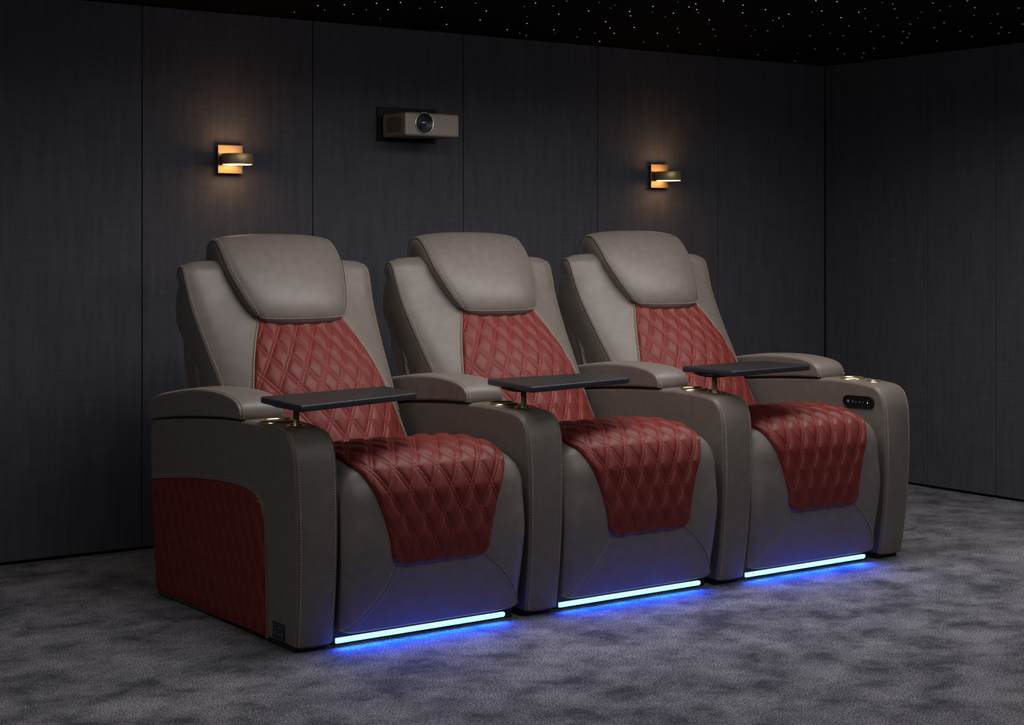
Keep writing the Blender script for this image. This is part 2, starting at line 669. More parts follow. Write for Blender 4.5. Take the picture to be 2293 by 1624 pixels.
    nt2, ns2 = 300, 200
    T2 = np.linspace(ts, t_bot, nt2)
    TT, SS = np.meshgrid(T2, np.linspace(-1, 1, ns2), indexing='ij')
    Q = surf(TT, SS)
    cover = mesh('quilted_seat_cover', Q.reshape(-1, 3), grid_faces(nt2, ns2), M_RED, root)

    def fn(u, v):
        w = float(half_w(min(v, t_bot - 0.042)))
        s = u / (w ** 0.65 * 0.235 ** 0.35)
        wt = float(half_w(v))
        s = s * w / max(wt, 1e-6)
        return surf(v, s), np.array([0, float(P.nrm(v, 0)), float(P.nrm(v, 1))])

    def inside(u, v):
        if not ts + 0.01 < v < t_bot - 0.012:
            return False
        w = float(half_w(min(v, t_bot - 0.042)))
        return abs(u / (w ** 0.65 * 0.235 ** 0.35)) * w < float(half_w(v)) - 0.008
    stitches('stitching', quilt_stitches(fn, inside, (-0.3, 0.3), (ts, t_bot), wd, hd), M_REDTHREAD, cover)

    # ---------------- backrest
    back = Cushion([(0.50, 0.480, 0.318, 0.095), (0.530, 0.55, 0.319, 0.105), (0.590, 0.662, 0.321, 0.12), (0.668, 0.772, 0.330, 0.116), (0.798, 0.906, 0.346, 0.088),
                    (0.896, 1.010, 0.360, 0.060), (0.950, 1.080, 0.368, 0.036), (0.985, 1.124, 0.370, 0.022), (1.030, 1.146, 0.369, 0.016),
                    (1.074, 1.132, 0.367, 0.015), (1.098, 1.092, 0.365, 0.015), (1.092, 1.056, 0.363, 0.014), (1.072, 1.036, 0.362, 0.012), (1.050, 1.042, 0.360, 0.010)], CX - 0.006, 2.2, 0.014)
    if back.p.nrm(0.1, 0) > 0:
        back.p.Nn *= -1
    B = back.p
    t_roll = B.s[np.argmin(np.abs(B.A[:, 0] - 0.950))]

    def spine(t, c):
        y, z, b = B.col(t, 0), B.col(t, 1), B.col(t, 3)
        ny, nz = B.nrm(t, 0), B.nrm(t, 1)
        p = (y - ny * (b + 0.014) + 0.15, z - nz * (b + 0.014) - 0.035)
        q = (1.052, 1.062)
        f = float(np.clip((t - t_roll + 0.10) / 0.12, 0, 1))
        f = f * f * (3 - 2 * f)
        return (p[0] * (1 - f) + q[0] * f, p[1] * (1 - f) + q[1] * f, 0.35)
    back.flip = False
    ob = back.shell('backrest', M_GREY, root, 150, 110, spine)
    # red insert
    zb = [(0.48, 0.292), (0.55, 0.288), (0.66, 0.272), (0.76, 0.250), (0.83, 0.226), (0.90, 0.190), (0.96, 0.150)]

    def bw(t):
        z = B.col(t, 1)
        return np.interp(z, [a for a, _ in zb], [b for _, b in zb])
    wd2, hd2 = 0.074, 0.138
    tt0, tt1 = 0.0, B.t_at_z(0.965, 500)
    # smooth half width over t
    tg = np.linspace(tt0, tt1, 200)
    k = np.ones(31) / 31
    wg = np.convolve(np.pad(bw(tg), 15, mode='edge'), k, 'valid')
    bw = lambda t: np.interp(t, tg, wg)

    def surf2(t, s):
        w = bw(t)
        edge = (1 - np.abs(s)) * w
        e = np.clip(edge / 0.010, 0, 1)
        h = quilt_height(s * w ** 0.6 * 0.25 ** 0.4 + wd2 / 2, t, wd2, hd2) * e
        return back(t, s * w / B.col(t, 2), -0.002 + 0.008 * np.sqrt(e * (2 - e)) + h)
    TT, SS = np.meshgrid(np.linspace(tt0, tt1, 250), np.linspace(-1, 1, 220), indexing='ij')
    ins = mesh('quilted_back_insert', surf2(TT, SS).reshape(-1, 3), grid_faces(250, 220, flip=True), M_RED, ob)

    def fn2(u, v):
        w = float(bw(v))
        s = (u - wd2 / 2) / (w ** 0.6 * 0.25 ** 0.4)
        return surf2(v, s), np.array([0, float(B.nrm(v, 0)), float(B.nrm(v, 1))])

    def inside2(u, v):
        if not tt0 + 0.01 < v < tt1 - 0.02:
            return False
        w = float(bw(v))
        return abs((u - wd2 / 2) / (w ** 0.6 * 0.25 ** 0.4)) * w < w - 0.008
    dred = quilt_stitches(fn2, inside2, (-0.3, 0.36), (tt0, tt1), wd2, hd2)
    stitches('red_stitching', dred, M_REDTHREAD, ob)
    ds = []
    for sg in (-1, 1):
        for add in (0.008, 0.016):
            pts, nr = [], []
            for t in np.linspace(tt0 + 0.02, tt1, 90):
                s = sg * (bw(t) + add) / B.col(t, 2)
                pts.append(back(t, s))
                nr.append((0, float(B.nrm(t, 0)), float(B.nrm(t, 1))))
            seam_on(ob, pts, nr)
        pts, nr = [], []
        for t in np.linspace(0.22, B.len - 0.03, 120):
            pts.append(back(t, sg * 0.978))
            nr.append((sg * 0.5, float(B.nrm(t, 0)), float(B.nrm(t, 1))))
        seam_on(ob, pts, nr, 0.0088)
        tube('piping', [back(t, sg * 1.0, 0.0004) for t in np.linspace(0.22, B.len - 0.02, 140)], 0.0017, M_WELT, ob, 6)
    for sg in (-1, 1):
        pts = [back(t, sg * (bw(t) + 0.0015) / B.col(t, 2), 0.0005) for t in np.linspace(tt0, tt1, 80)]
        tube('piping', pts, 0.0042, M_PIPING, ob)

    # ---------------- hard shell behind the backrest
    O = outline_even([(0.80, 0.14), (0.80, 0.40), (0.87, 0.60), (0.955, 0.76), (1.015, 0.90), (1.040, 0.99), (1.055, 1.038), (1.075, 1.044), (1.088, 1.020), (1.080, 0.90), (1.060, 0.70), (1.035, 0.40), (1.005, 0.14), (0.90, 0.125)])
    cr = [(0.148, 0.014), (0.150, 0.007), (0.155, 0.002), (0.163, 0.0), (0.792, 0.0), (0.800, 0.002), (0.805, 0.007), (0.807, 0.014)]
    slab('back_shell', O, cr, M_PLAIN, root, lambda x, y, z: CX + (x - CX) * (0.955 + 0.10 * max(0, min(1, (z - 0.69) / 0.06)) + 0.02 * max(0, min(1, (z - 0.8) / 0.2))))

    # ---------------- headrest
    head = Cushion([(0.930, 0.898, 0.118, 0.010), (0.872, 0.895, 0.136, 0.016), (0.826, 0.902, 0.151, 0.024), (0.797, 0.921, 0.162, 0.034), (0.788, 0.950, 0.170, 0.040), (0.799, 0.995, 0.184, 0.044),
                    (0.836, 1.057, 0.205, 0.047), (0.896, 1.134, 0.2265, 0.044), (0.953, 1.190, 0.232, 0.034), (1.014, 1.226, 0.231, 0.022), (1.070, 1.233, 0.228, 0.015),
                    (1.122, 1.212, 0.225, 0.012), (1.153, 1.165, 0.222, 0.012), (1.156, 1.090, 0.220, 0.012)], CX - 0.010, 2.6, 0.010)
    if head.p.nrm(head.p.t_at_z(1.06, 500), 0) > 0:
        head.p.Nn *= -1
    H = head.p

    def hspine(t, c):
        y, z, b = H.col(t, 0), H.col(t, 1), H.col(t, 3)
        ny, nz = H.nrm(t, 0), H.nrm(t, 1)
        p = np.array([y - ny * b + 0.12, z - nz * b + 0.01])
        q = np.array([1.07, 1.11])
        f = float(np.clip((t - H.len * 0.45) / (H.len * 0.2), 0, 1))
        f = f * f * (3 - 2 * f) * 0.75
        p = p * (1 - f) + q * f
        return (p[0], p[1], 0.5)
    oh = head.shell('headrest', M_GREY, root, 120, 90, hspine)
    ta, tb = H.s[np.argmin(np.abs(H.A[:, 0] - 0.791) + np.abs(H.A[:, 1] - 0.932))], H.len - 0.02
    pts, nr = [], []
    for sg, tr in ((-1, np.linspace(tb, ta + 0.004, 140)), (0, np.linspace(-0.95, 0.95, 80)), (1, np.linspace(ta + 0.004, tb, 140))):
        for t in tr:
            if sg:
                pts.append(head(t, sg * 0.955))
                nr.append((sg * 0.4, float(H.nrm(t, 0)), float(H.nrm(t, 1))))
            else:
                pts.append(head(ta + 0.004 + 0.004 * (1 - t * t), t * 0.955))
                nr.append((0, -0.8, -0.6))
    seam_on(oh, pts, nr)
    for sg in (-1, 1):
        tube('piping', [head(t, sg * 1.0, 0.0004) for t in np.linspace(ta, tb, 140)], 0.0017, M_WELT, oh, 6)

    # ---------------- base and light strip
    box('base', 0.150, 0.806, 0.03, 0.94, 0.0, 0.12, M_PLINTH, root, 0.004)
    # light bar: a dim front face above a bright lens that throws its light down and forwards
    pr = [(-0.004, 0.0312), (-0.0165, 0.0312), (-0.0175, 0.0302), (-0.0175, 0.0235), (-0.0105, 0.0165), (-0.004, 0.0165)]
    V = [(x, y, z) for x in (0.139, 0.743) for y, z in pr]
    n = len(pr)
    F = [(k, (k + 1) % n, n + (k + 1) % n, n + k) for k in range(n)] + [tuple(range(n))[::-1], tuple(range(n, 2 * n))]
    led = mesh('led_strip', V, F, M_LEDFACE, root, smooth=False)
    led.data.materials.append(M_LED)
    led.data.polygons[3].material_index = 1
    led['label'] = 'glowing blue light strip'
    return root


ARM_O = outline_even([(-0.004, 0.017), (-0.016, 0.12), (-0.024, 0.24), (-0.026, 0.353), (-0.022, 0.46), (-0.013, 0.55), (0.002, 0.600), (0.026, 0.630), (0.066, 0.645), (0.18, 0.6545),
                      (0.33, 0.654), (0.66, 0.634), (0.98, 0.603), (1.034, 0.585), (1.050, 0.54), (1.050, 0.39), (1.032, 0.20), (1.004, 0.030), (0.990, 0.016), (0.75, 0.015), (0.25, 0.015)], 0.005)
PAD_O = outline_even([(0.332, 0.6535), (0.331, 0.672), (0.342, 0.696), (0.372, 0.715), (0.43, 0.727), (0.52, 0.733), (0.62, 0.731), (0.72, 0.724), (0.84, 0.708), (0.968, 0.687), (1.040, 0.662),
                      (1.066, 0.635), (1.062, 0.606), (1.036, 0.592), (0.98, 0.602), (0.80, 0.624), (0.66, 0.636), (0.50, 0.648), (0.40, 0.652)], 0.005)


def taper(x, y, z):
    return 0.069 + (x - 0.069) * (1 - 0.11 * max(0.0, 1 - z / 0.62))


def build_arm(root, dx=0.0, lean=0.0):
    """an armrest with its left face at dx"""
    tm = lambda x, y, z: dx + taper(x, y, z) + lean * z / 0.62
    px = dx + lean * 1.08
    cr = [(-0.0003, 0.011), (0.0, 0.010), (0.001, 0.007), (0.0030, 0.0035), (0.0050, 0.0042), (0.0062, 0.0060), (0.0075, 0.0040), (0.010, 0.0016), (0.016, 0.0005), (0.03, -0.0010), (0.05, -0.002), (0.072, -0.0025),
          (0.094, -0.002), (0.112, -0.0010), (0.127, 0.0005), (0.133, 0.0016), (0.1355, 0.0040), (0.1368, 0.0060), (0.138, 0.0042), (0.140, 0.0035), (0.142, 0.007), (0.143, 0.010), (0.1433, 0.011)]
    arm = slab('armrest', ARM_O, cr, M_PLAIN, root, tm)
    Nn = poly_normals(ARM_O)
    # thread along both edges of the front band, from under the pad to the floor
    idx = [i for i in range(len(ARM_O)) if (ARM_O[i, 0] < 0.36 and ARM_O[i, 1] > 0.6) or (ARM_O[i, 0] < 0.1 and ARM_O[i, 1] > 0.02)]
    idx.sort(key=lambda i: (ARM_O[i, 1] if ARM_O[i, 0] < 0.066 else 0.645 + ARM_O[i, 0]))
    ds = []
    for x in (0.0125, 0.1305):
        pts = [(tm(x, *ARM_O[i]), ARM_O[i, 0] - Nn[i, 0] * 0.0008, ARM_O[i, 1] - Nn[i, 1] * 0.0008) for i in idx]
        seam_on(arm, pts, [(0, Nn[i, 0], Nn[i, 1]) for i in idx])
    # padded arm top
    w0, w1 = -0.007, 0.150
    cp = [(w0 + 0.0004, 0.0155), (w0, 0.012), (w0 + 0.001, 0.006), (w0 + 0.003, 0.0035), (w0 + 0.0055, 0.0052), (w0 + 0.008, 0.0035), (w0 + 0.014, 0.0010), (w0 + 0.025, -0.001), (0.045, -0.003), (0.072, -0.004),
          (0.098, -0.003), (w1 - 0.026, 0.000), (w1 - 0.014, 0.0035), (w1 - 0.006, 0.008), (w1 - 0.002, 0.0115), (w1 - 0.0004, 0.0145), (w1, 0.0165)]
    pad = slab('arm_pad', PAD_O, cp, M_GREY, root, lambda x, y, z: px + x)
    Np = poly_normals(PAD_O)
    ip = [i for i in range(len(PAD_O)) if PAD_O[i, 1] > 0.655 + 0.0 * PAD_O[i, 0] or (PAD_O[i, 0] > 0.9 and PAD_O[i, 1] > 0.63)]
    ip.sort(key=lambda i: PAD_O[i, 0] if PAD_O[i, 1] > 0.697 else (0.34 - (0.7 - PAD_O[i, 1]) if PAD_O[i, 0] < 0.5 else PAD_O[i, 0] + (0.7 - PAD_O[i, 1])))
    ds = []
    for x, ins in ((w0 + 0.0135, 0.0012), (w1 - 0.010, 0.0055)):
        pts = [(px + x, PAD_O[i, 0] - Np[i, 0] * ins, PAD_O[i, 1] - Np[i, 1] * ins) for i in ip]
        seam_on(pad, pts, [(0, Np[i, 0], Np[i, 1]) for i in ip])
    # cup holder and accessory socket
    cup = [(0.0, -0.004), (0.030, -0.004), (0.034, 0.0), (0.0345, 0.0045), (0.037, 0.0052), (0.0395, 0.0042), (0.041, 0.0062), (0.0435, 0.0092), (0.047, 0.0092), (0.0505, 0.006), (0.0525, 0.001), (0.0525, -0.006)]
    lathe('cup_holder', [(r * 1.08, z) for r, z in cup], M_GOLD, arm, 56, (px + 0.070, 0.232, 0.6535))
    soc = [(0.0, 0.000), (0.014, 0.000), (0.0165, 0.003), (0.020, 0.0060), (0.024, 0.0062), (0.0285, 0.0045), (0.031, 0.0005), (0.031, -0.006)]
    s = lathe('accessory_socket', soc, M_GOLD, arm, 40, (px + 0.074, 0.117, 0.6495))
    s.rotation_euler = (math.radians(4), 0, 0)
    # low black rail the arm stands on
    box('base_rail', dx + 0.016, dx + 0.122, 0.012, 0.985, 0.0, 0.03, M_PLINTH, root, 0.002, 2)
    return arm


def build_side_quilt(root):
    top = spline([(0.176, 0.300), (0.178, 0.345), (0.190, 0.395), (0.222, 0.428), (0.275, 0.446), (0.36, 0.4535), (0.46, 0.452), (0.60, 0.4435), (0.73, 0.432), (0.90, 0.411), (1.044, 0.391)], 400)
    yy = np.concatenate([np.linspace(0.176, 0.225, 50, endpoint=False), np.linspace(0.225, 1.044, 300)])
    order = np.argsort(top[:, 0])
    zt = np.interp(yy, top[order, 0], top[order, 1])
    back_in = lambda z: np.interp(z, [0.012, 0.2, 0.39], [1.003, 1.028, 1.046])
    wd, hd = 0.066, 0.150
    shear = lambda y, z: (y, z)

    def surf(y, z, ztop):
        edge = np.minimum(np.minimum(ztop - z, y - 0.176), np.minimum(z - 0.014, back_in(z) - y))
        e = np.clip(edge / 0.008, 0, 1)
        h = quilt_height(y, z + 0.02, wd, hd, 0.0075, 0.0040) * e
        x = 0.069 - 0.0695 * (1 - 0.11 * np.clip(1 - z / 0.62, 0, 1)) - (-0.0035 + 0.005 * np.sqrt(e * (2 - e)) + h)
        return np.stack([x, y + 0 * z, z + 0 * y], -1)
    nz = 150
    f = np.linspace(0, 1, nz)
    Y, Fz = np.meshgrid(yy, f, indexing='ij')
    Z = 0.014 + (zt[:, None] - 0.014) * Fz
    # pull the rear edge in so it follows the arm
    Yp = 0.176 + (Y - 0.176) * (back_in(Z) - 0.176) / (1.046 - 0.176)
    G = surf(Yp, Z, zt[:, None])
    o = mesh('quilted_side_panel', G.reshape(-1, 3), grid_faces(len(yy), nz), M_RED, root)
    o['label'] = 'dark red quilted leather side panel'
    ztop = lambda y: float(np.interp(y, yy, zt))

    def fn(u, v):
        return surf(np.float64(u), np.float64(v - 0.02), ztop(u)), np.array([-1.0, 0, 0])
    inside = lambda u, v: 0.186 < u < float(back_in(v - 0.02)) - 0.008 and 0.024 < v - 0.02 < ztop(u) - 0.010
    stitches('stitching', quilt_stitches(fn, inside, (0.17, 1.06), (0.03, 0.49), wd, hd, pitch=0.0072, gap=0.0040), M_REDTHREAD, o, 0.0017)
    xs = lambda z: 0.069 - 0.0695 * (1 - 0.11 * max(0, 1 - z / 0.62))
    path = [(y, z) for y, z in [(0.174, 0.016), (0.174, 0.10), (0.174, 0.20), (0.174, 0.28)]] + [(y - 0.001, z + 0.002) for y, z in top[20:]]
    path = even(np.array(path), 220)
    tube('piping', [(xs(z) - 0.001, y, z) for y, z in path], 0.0038, M_PIPING, o)
    tg = np.gradient(path, axis=0)
    tg /= np.linalg.norm(tg, axis=1)[:, None]
    outp = path + np.stack([-tg[:, 1], tg[:, 0]], 1) * 0.009
    seam_on(o, [(xs(z), y, z) for y, z in outp], [(-1, 0, 0)] * len(outp), 0.0085, 0.0009)

    # small dark plate low on the outer face
    x = xs(0.05)
    pl = box('rating_plate', x - 0.003, x + 0.004, 0.058, 0.134, 0.027, 0.075, M_NAVY, root, 0.0012, 2)
    pl['label'] = 'small dark navy plate with pale marks'
    import bmesh
    bm = bmesh.new()
    for y0, y1, z0, z1 in ((0.061, 0.131, 0.0705, 0.0715), (0.061, 0.131, 0.0305, 0.0315), (0.061, 0.062, 0.0305, 0.0715), (0.130, 0.131, 0.0305, 0.0715), (0.064, 0.128, 0.0515, 0.0522)):
        b2 = box_geo(x - 0.0036, x - 0.002, y0, y1, z0, z1)
        me = bpy.data.meshes.new('t')
        b2.to_mesh(me)
        bm.from_mesh(me)
        b2.free()
        bpy.data.meshes.remove(me)
    me = bpy.data.meshes.new('plate_border')
    bm.to_mesh(me)
    bm.free()
    me.materials.append(M_PLATEEDGE)
    link('plate_border', me, pl)
    bm = bmesh.new()
    # faint illegible marks, as on the plate in the place
    for y0, z0, w, h in ((0.097, 0.0585, 0.003, 0.002), (0.090, 0.0590, 0.002, 0.002), (0.082, 0.0600, 0.004, 0.0025), (0.119, 0.0425, 0.002, 0.006), (0.120, 0.0385, 0.006, 0.0015), (0.112, 0.0470, 0.002, 0.002), (0.113, 0.0420, 0.0015, 0.003),
                         (0.095, 0.0420, 0.004, 0.0018), (0.086, 0.0415, 0.006, 0.0022), (0.068, 0.0465, 0.006, 0.0015), (0.069, 0.0410, 0.0015, 0.005), (0.073, 0.0420, 0.0015, 0.004), (0.072, 0.0335, 0.0025, 0.002)):
        b2 = box_geo(x - 0.0036, x - 0.002, y0, y0 + w, z0, z0 + h)
        me = bpy.data.meshes.new('t')
        b2.to_mesh(me)
        bm.from_mesh(me)
        b2.free()
        bpy.data.meshes.remove(me)
    me = bpy.data.meshes.new('plate_lettering')
    bm.to_mesh(me)
    bm.free()
    me.materials.append(M_PLATEMARK)
    link('plate_lettering', me, pl)


def build_control_panel(root, dx):
    x = dx
    c = (0.120, 0.578)
    hl, r = 0.056, 0.0235
    tilt = math.radians(-1.0)

    def capsule(hl, r, n=16):
        pts = []
        for s0, cy in ((-PI / 2, hl), (PI / 2, -hl)):
            for k in range(n + 1):
                t = s0 + PI * k / n
                pts.append((cy + r * math.cos(t), r * math.sin(t)))
        return pts
    V = []
    rings = [(0.004, 0.0, 1), (-0.004, 0.0, 1), (-0.0065, -0.0008, 1), (-0.0070, -0.002, 1), (-0.0066, -0.0035, 1), (-0.0045, -0.0045, 1)]
    base = capsule(hl, 1.0)
    for dxx, dr, _ in rings:
        for (py, pz) in capsule(hl, r + dr):
            y = py * math.cos(tilt) - pz * math.sin(tilt)
            z = py * math.sin(tilt) + pz * math.cos(tilt)
            V.append((x + dxx, c[0] + y, c[1] + z))
    n = len(base)
    F = grid_faces(len(rings), n, False, True, flip=False)
    F.append(tuple(range((len(rings) - 1) * n, len(rings) * n)))
    o = mesh('control_panel', V, F, M_BLACK, root, flat=[len(F) - 1])
    o['label'] = 'black rounded control panel with pale symbols'
    xf = x - 0.0048
    # symbols from rear (left in view) to front
    def ring(y, z, rr, a0=0, a1=2 * PI, th=0.0005):
        y, rr = y + 0.036, rr * 0.8
        return tube_geo([(xf, y + rr * math.cos(t), z + rr * math.sin(t)) for t in np.linspace(a0, a1, 18)], th, 6)

    def bar(y, z, dy, dz, th=0.0006):
        y, dy, dz = y + 0.036, dy * 0.65, dz * 0.65
        return tube_geo([(xf, y - dy / 2, z - dz / 2), (xf, y + dy / 2, z + dz / 2)], th, 6)
    zc = c[1]
    sym = [[ring(0.136, zc, 0.0062), ring(0.136, zc, 0.0028)], [ring(0.113, zc, 0.0042, 0.6, 5.6)], [bar(0.096, zc, 0, 0.007), bar(0.096, zc + 0.002, 0.005, 0)],
           [bar(0.076, zc, 0, 0.007), bar(0.076, zc + 0.0025, 0.005, 0.0), bar(0.0775, zc + 0.001, 0.004, 0.004)], [bar(0.058, zc, 0.003, 0.008)], [bar(0.036, zc + 0.001, 0.004, 0.0, 0.0016), bar(0.036, zc - 0.001, 0, 0.006, 0.0012)]]
    for k, parts in enumerate(sym):
        V, F = [], []
        for v, f in parts:
            off = len(V)
            V += v
            F += [tuple(i + off for i in q) for q in f]
        mesh('button', V, F, M_GLYPHON if k == 5 else M_GLYPH, o)


def dup(root):
    r = root.copy()
    COL.objects.link(r)
    for ch in list(root.children):
        c = ch.copy()
        COL.objects.link(c)
        c.parent = r
        for g in list(ch.children):
            d = g.copy()
            COL.objects.link(d)
            d.parent = c
    return r


GROUP = 'row of three home theater recliners'
chair = build_recliner()
chair['group'] = GROUP
mid = dup(chair)
right = dup(chair)
LEAN = (0.0, 0.012, 0.030, 0.034)       # the armrests splay a little more towards the far end of the row
for o, ln in zip((chair, mid, right), LEAN):
    build_arm(o, 0.0, ln)
# the backs of the far two recliners stand a little towards the far end
for o, sh in ((mid, 0.016), (right, 0.026)):
    for c in o.children:
        if c.name.split('.')[0] in ('backrest', 'headrest', 'back_shell'):
            c.location.x += sh
build_side_quilt(chair)
build_arm(right, PITCH, LEAN[3])
build_control_panel(right, PITCH + LEAN[3] * 0.95)
for k, (o, zs, lab) in enumerate(((chair, 1.0, 'recliner with a red quilted panel and a small dark plate on its outer side'),
                                  (mid, 1.008, 'middle grey and red leather recliner, between the other two recliners'),
                                  (right, 1.016, 'grey and red leather recliner with a black control panel inside its far armrest'))):
    o.location = (OX + PITCH * k, OY, 0)
    o.scale = (1, 1, zs)
    o['label'] = lab


# ------------------------------------------------------------------ swivel trays
def tray(k, corners, ztop, post_xy, label):
    c = np.array(corners, float)            # back left, front left, front right, back right (local x, y)
    post_xy = (post_xy[0] + LEAN[k] * 1.08, post_xy[1])
    base = np.array([OX + PITCH * k + post_xy[0], OY + post_xy[1]])
    zf = 0.6495 * (1.0, 1.008, 1.016)[k]
    t = thing('swivel_tray_table', label, 'tray table', (base[0], base[1], zf + 0.001), 'swivel trays on the armrests')
    q = c - np.array(post_xy)
    # rounded corners
    r, out = 0.020, []
    for i in range(4):
        p, a, b = q[i], q[i - 1] - q[i], q[(i + 1) % 4] - q[i]
        a, b = a / np.linalg.norm(a), b / np.linalg.norm(b)
        for u in np.linspace(0, 1, 9):
            out.append(((1 - u) ** 2) * (p + a * r) + 2 * u * (1 - u) * p + u * u * (p + b * r))
    O = np.array(out)
    Nn = poly_normals(O)
    th, zt = 0.020, ztop - zf

    def rings(levels, material, name, parent, cap0, cap1):
        V = []
        for z, ins in levels:
            V += [(x, y, z) for x, y in O - Nn * ins]
        n = len(O)
        A = 0.5 * np.sum(O[:, 0] * np.roll(O[:, 1], -1) - np.roll(O[:, 0], -1) * O[:, 1])
        F = grid_faces(len(levels), n, False, True, flip=A > 0)
        fl = []
        for cap, idx in ((cap0, 0), (cap1, len(levels) - 1)):
            if cap:
                m = len(V)
                V.append((*q.mean(0), levels[idx][0]))
                for k2 in range(n):
                    f = (idx * n + k2, idx * n + (k2 + 1) % n, m)
                    F.append(f if (idx > 0) == (A > 0) else f[::-1])
                    fl.append(len(F) - 1)
        return mesh(name, V, F, material, parent, flat=fl)
    top = rings([(zt - 0.0012, 0.0035), (zt - 0.0004, 0.0028), (zt, 0.005)], M_TRAY, 'tray_top', t, False, True)
    rings([(zt - th, 0.014), (zt - th, 0.006), (zt - th + 0.002, 0.001), (zt - th + 0.004, 0.0), (zt - 0.004, 0.0), (zt - 0.0014, 0.0012), (zt - 0.0008, 0.0036)], M_TRAYEDGE, 'tray_edge', t, True, False)
    # mounting plate under the tray and the post
    lathe('mounting_plate', [(0.0, zt - th - 0.010), (0.040, zt - th - 0.010), (0.060, zt - th - 0.006), (0.075, zt - th), (0.0, zt - th)], M_BLACK, t, 32)
    h = zt - th - 0.008
    lathe('post', [(0.0, 0.001), (0.012, 0.001), (0.0125, 0.003), (0.0092, 0.006), (0.0092, h), (0.0, h)], M_GOLDPOST, t, 28)


tray(0, [(0.005, 0.226), (-0.026, -0.098), (0.468, 0.058), (0.505, 0.326)], 0.735, (0.074, 0.117), 'black swivel tray on the armrest above the red quilted side panel')
tray(1, [(0.055, 0.290), (0.000, -0.048), (0.488, 0.050), (0.545, 0.292)], 0.742, (0.074, 0.117), 'black swivel tray on the armrest between the first two recliners')
tray(2, [(0.066, 0.256), (0.067, -0.022), (0.504, 0.026), (0.512, 0.300)], 0.750, (0.074, 0.117), 'black swivel tray nearest the armrest with the control panel')


# ================================================================== the room
def struct(o):
    o['kind'] = 'structure'
    return o


def gridfloor(name, x0, x1, y0, y1, z, material, up=True):
    V = [(x0, y0, z), (x1, y0, z), (x1, y1, z), (x0, y1, z), (x0, y0, z - 0.05 if up else z + 0.05), (x1, y0, z - 0.05 if up else z + 0.05), (x1, y1, z - 0.05 if up else z + 0.05), (x0, y1, z - 0.05 if up else z + 0.05)]
    F = [(0, 1, 2, 3), (4, 7, 6, 5), (0, 4, 5, 1), (1, 5, 6, 2), (2, 6, 7, 3), (3, 7, 4, 0)]
    if not up:
        F = [f[::-1] for f in F]
    return struct(mesh(name, V, F, material, smooth=False))


X0, Y0 = -1.3, -1.2
gridfloor('floor', X0, WALL_X + 0.2, Y0, WALL_Y + 0.2, 0.0, M_CARPET)
gridfloor('ceiling', X0, WALL_X + 0.2, Y0, WALL_Y + 0.2, CEIL, M_CEIL, up=False)
wb = struct(box('wall_back', X0, WALL_X + 0.2, WALL_Y + 0.022, WALL_Y + 0.14, 0, CEIL, M_BACKING))
joints = [X0 + 0.01, -0.545, 0.211, 0.967, 1.723, 2.480, 3.232, 3.986, 4.745, 5.512, WALL_X - 0.001]
for a, b in zip(joints[:-1], joints[1:]):
    box('panel', a + 0.0016, b - 0.0016, WALL_Y, WALL_Y + 0.022, 0.012, CEIL - 0.002, M_FABRIC, wb, 0.004, 2)
wr = struct(box('wall_right', WALL_X + 0.022, WALL_X + 0.14, Y0, WALL_Y + 0.022, 0, CEIL, M_BACKING))
jr = [WALL_Y - 0.001, 5.34, 4.93, 4.25, 3.57, 2.89, 2.21, 1.53, 0.85, 0.17, -0.5, Y0 + 0.01]
for b, a in zip(jr[:-1], jr[1:]):
    box('panel', WALL_X, WALL_X + 0.022, a + 0.0016, b - 0.0016, 0.012, CEIL - 0.002, M_FABRIC, wr, 0.004, 2)


# ------------------------------------------------------------------ wall sconces
def build_sconce():
    t = thing('wall_sconce', '', 'wall lamp', group='pair of brass wall sconces')
    box('back_plate', -0.054, 0.054, -0.027, -0.020, -0.057, 0.057, M_BRASS, t, 0.0012, 2)
    box('mounting_block', -0.038, 0.038, -0.020, 0.0, -0.047, 0.047, M_BLACK, t, 0.001, 2)
    r, d = 0.062, 0.092
    # drum shade, open at both ends, joined to the plate by a bridge
    o = lathe('drum_shade', [(r - 0.005, -0.0195), (r - 0.0012, -0.0215), (r, -0.020), (r, 0.020), (r - 0.0012, 0.0215), (r - 0.005, 0.0195)], M_DRUM, t, 64, (0, -d, -0.002))
    me = o.data
    import bmesh
    bm = bmesh.new()
    bm.from_mesh(me)
    for f in [f for f in bm.faces if len(f.verts) > 8]:
        bm.faces.remove(f)
    bm.to_mesh(me)
    bm.free()
    box('arm', -0.030, 0.030, -0.044, -0.027, -0.021, 0.017, M_BRASS, t, 0.001, 2)
    for z in (-0.0205, 0.0165):
        lathe('diffuser', [(0.0, z - 0.0015), (r - 0.005, z - 0.0015), (r - 0.005, z + 0.0015), (0.0, z + 0.0015)], M_WARM, t, 48, (0, -d, -0.002))
    return t


s1 = build_sconce()
s2 = dup(s1)
s1.location = (2.843, WALL_Y - 0.0005, 1.538)
s2.location = (5.103, WALL_Y - 0.0005, 1.524)
s1['label'] = 'square brass wall sconce lit above the recliner with the red side panel'
s2['label'] = 'square brass wall sconce lit beyond the projector, nearer the room corner'


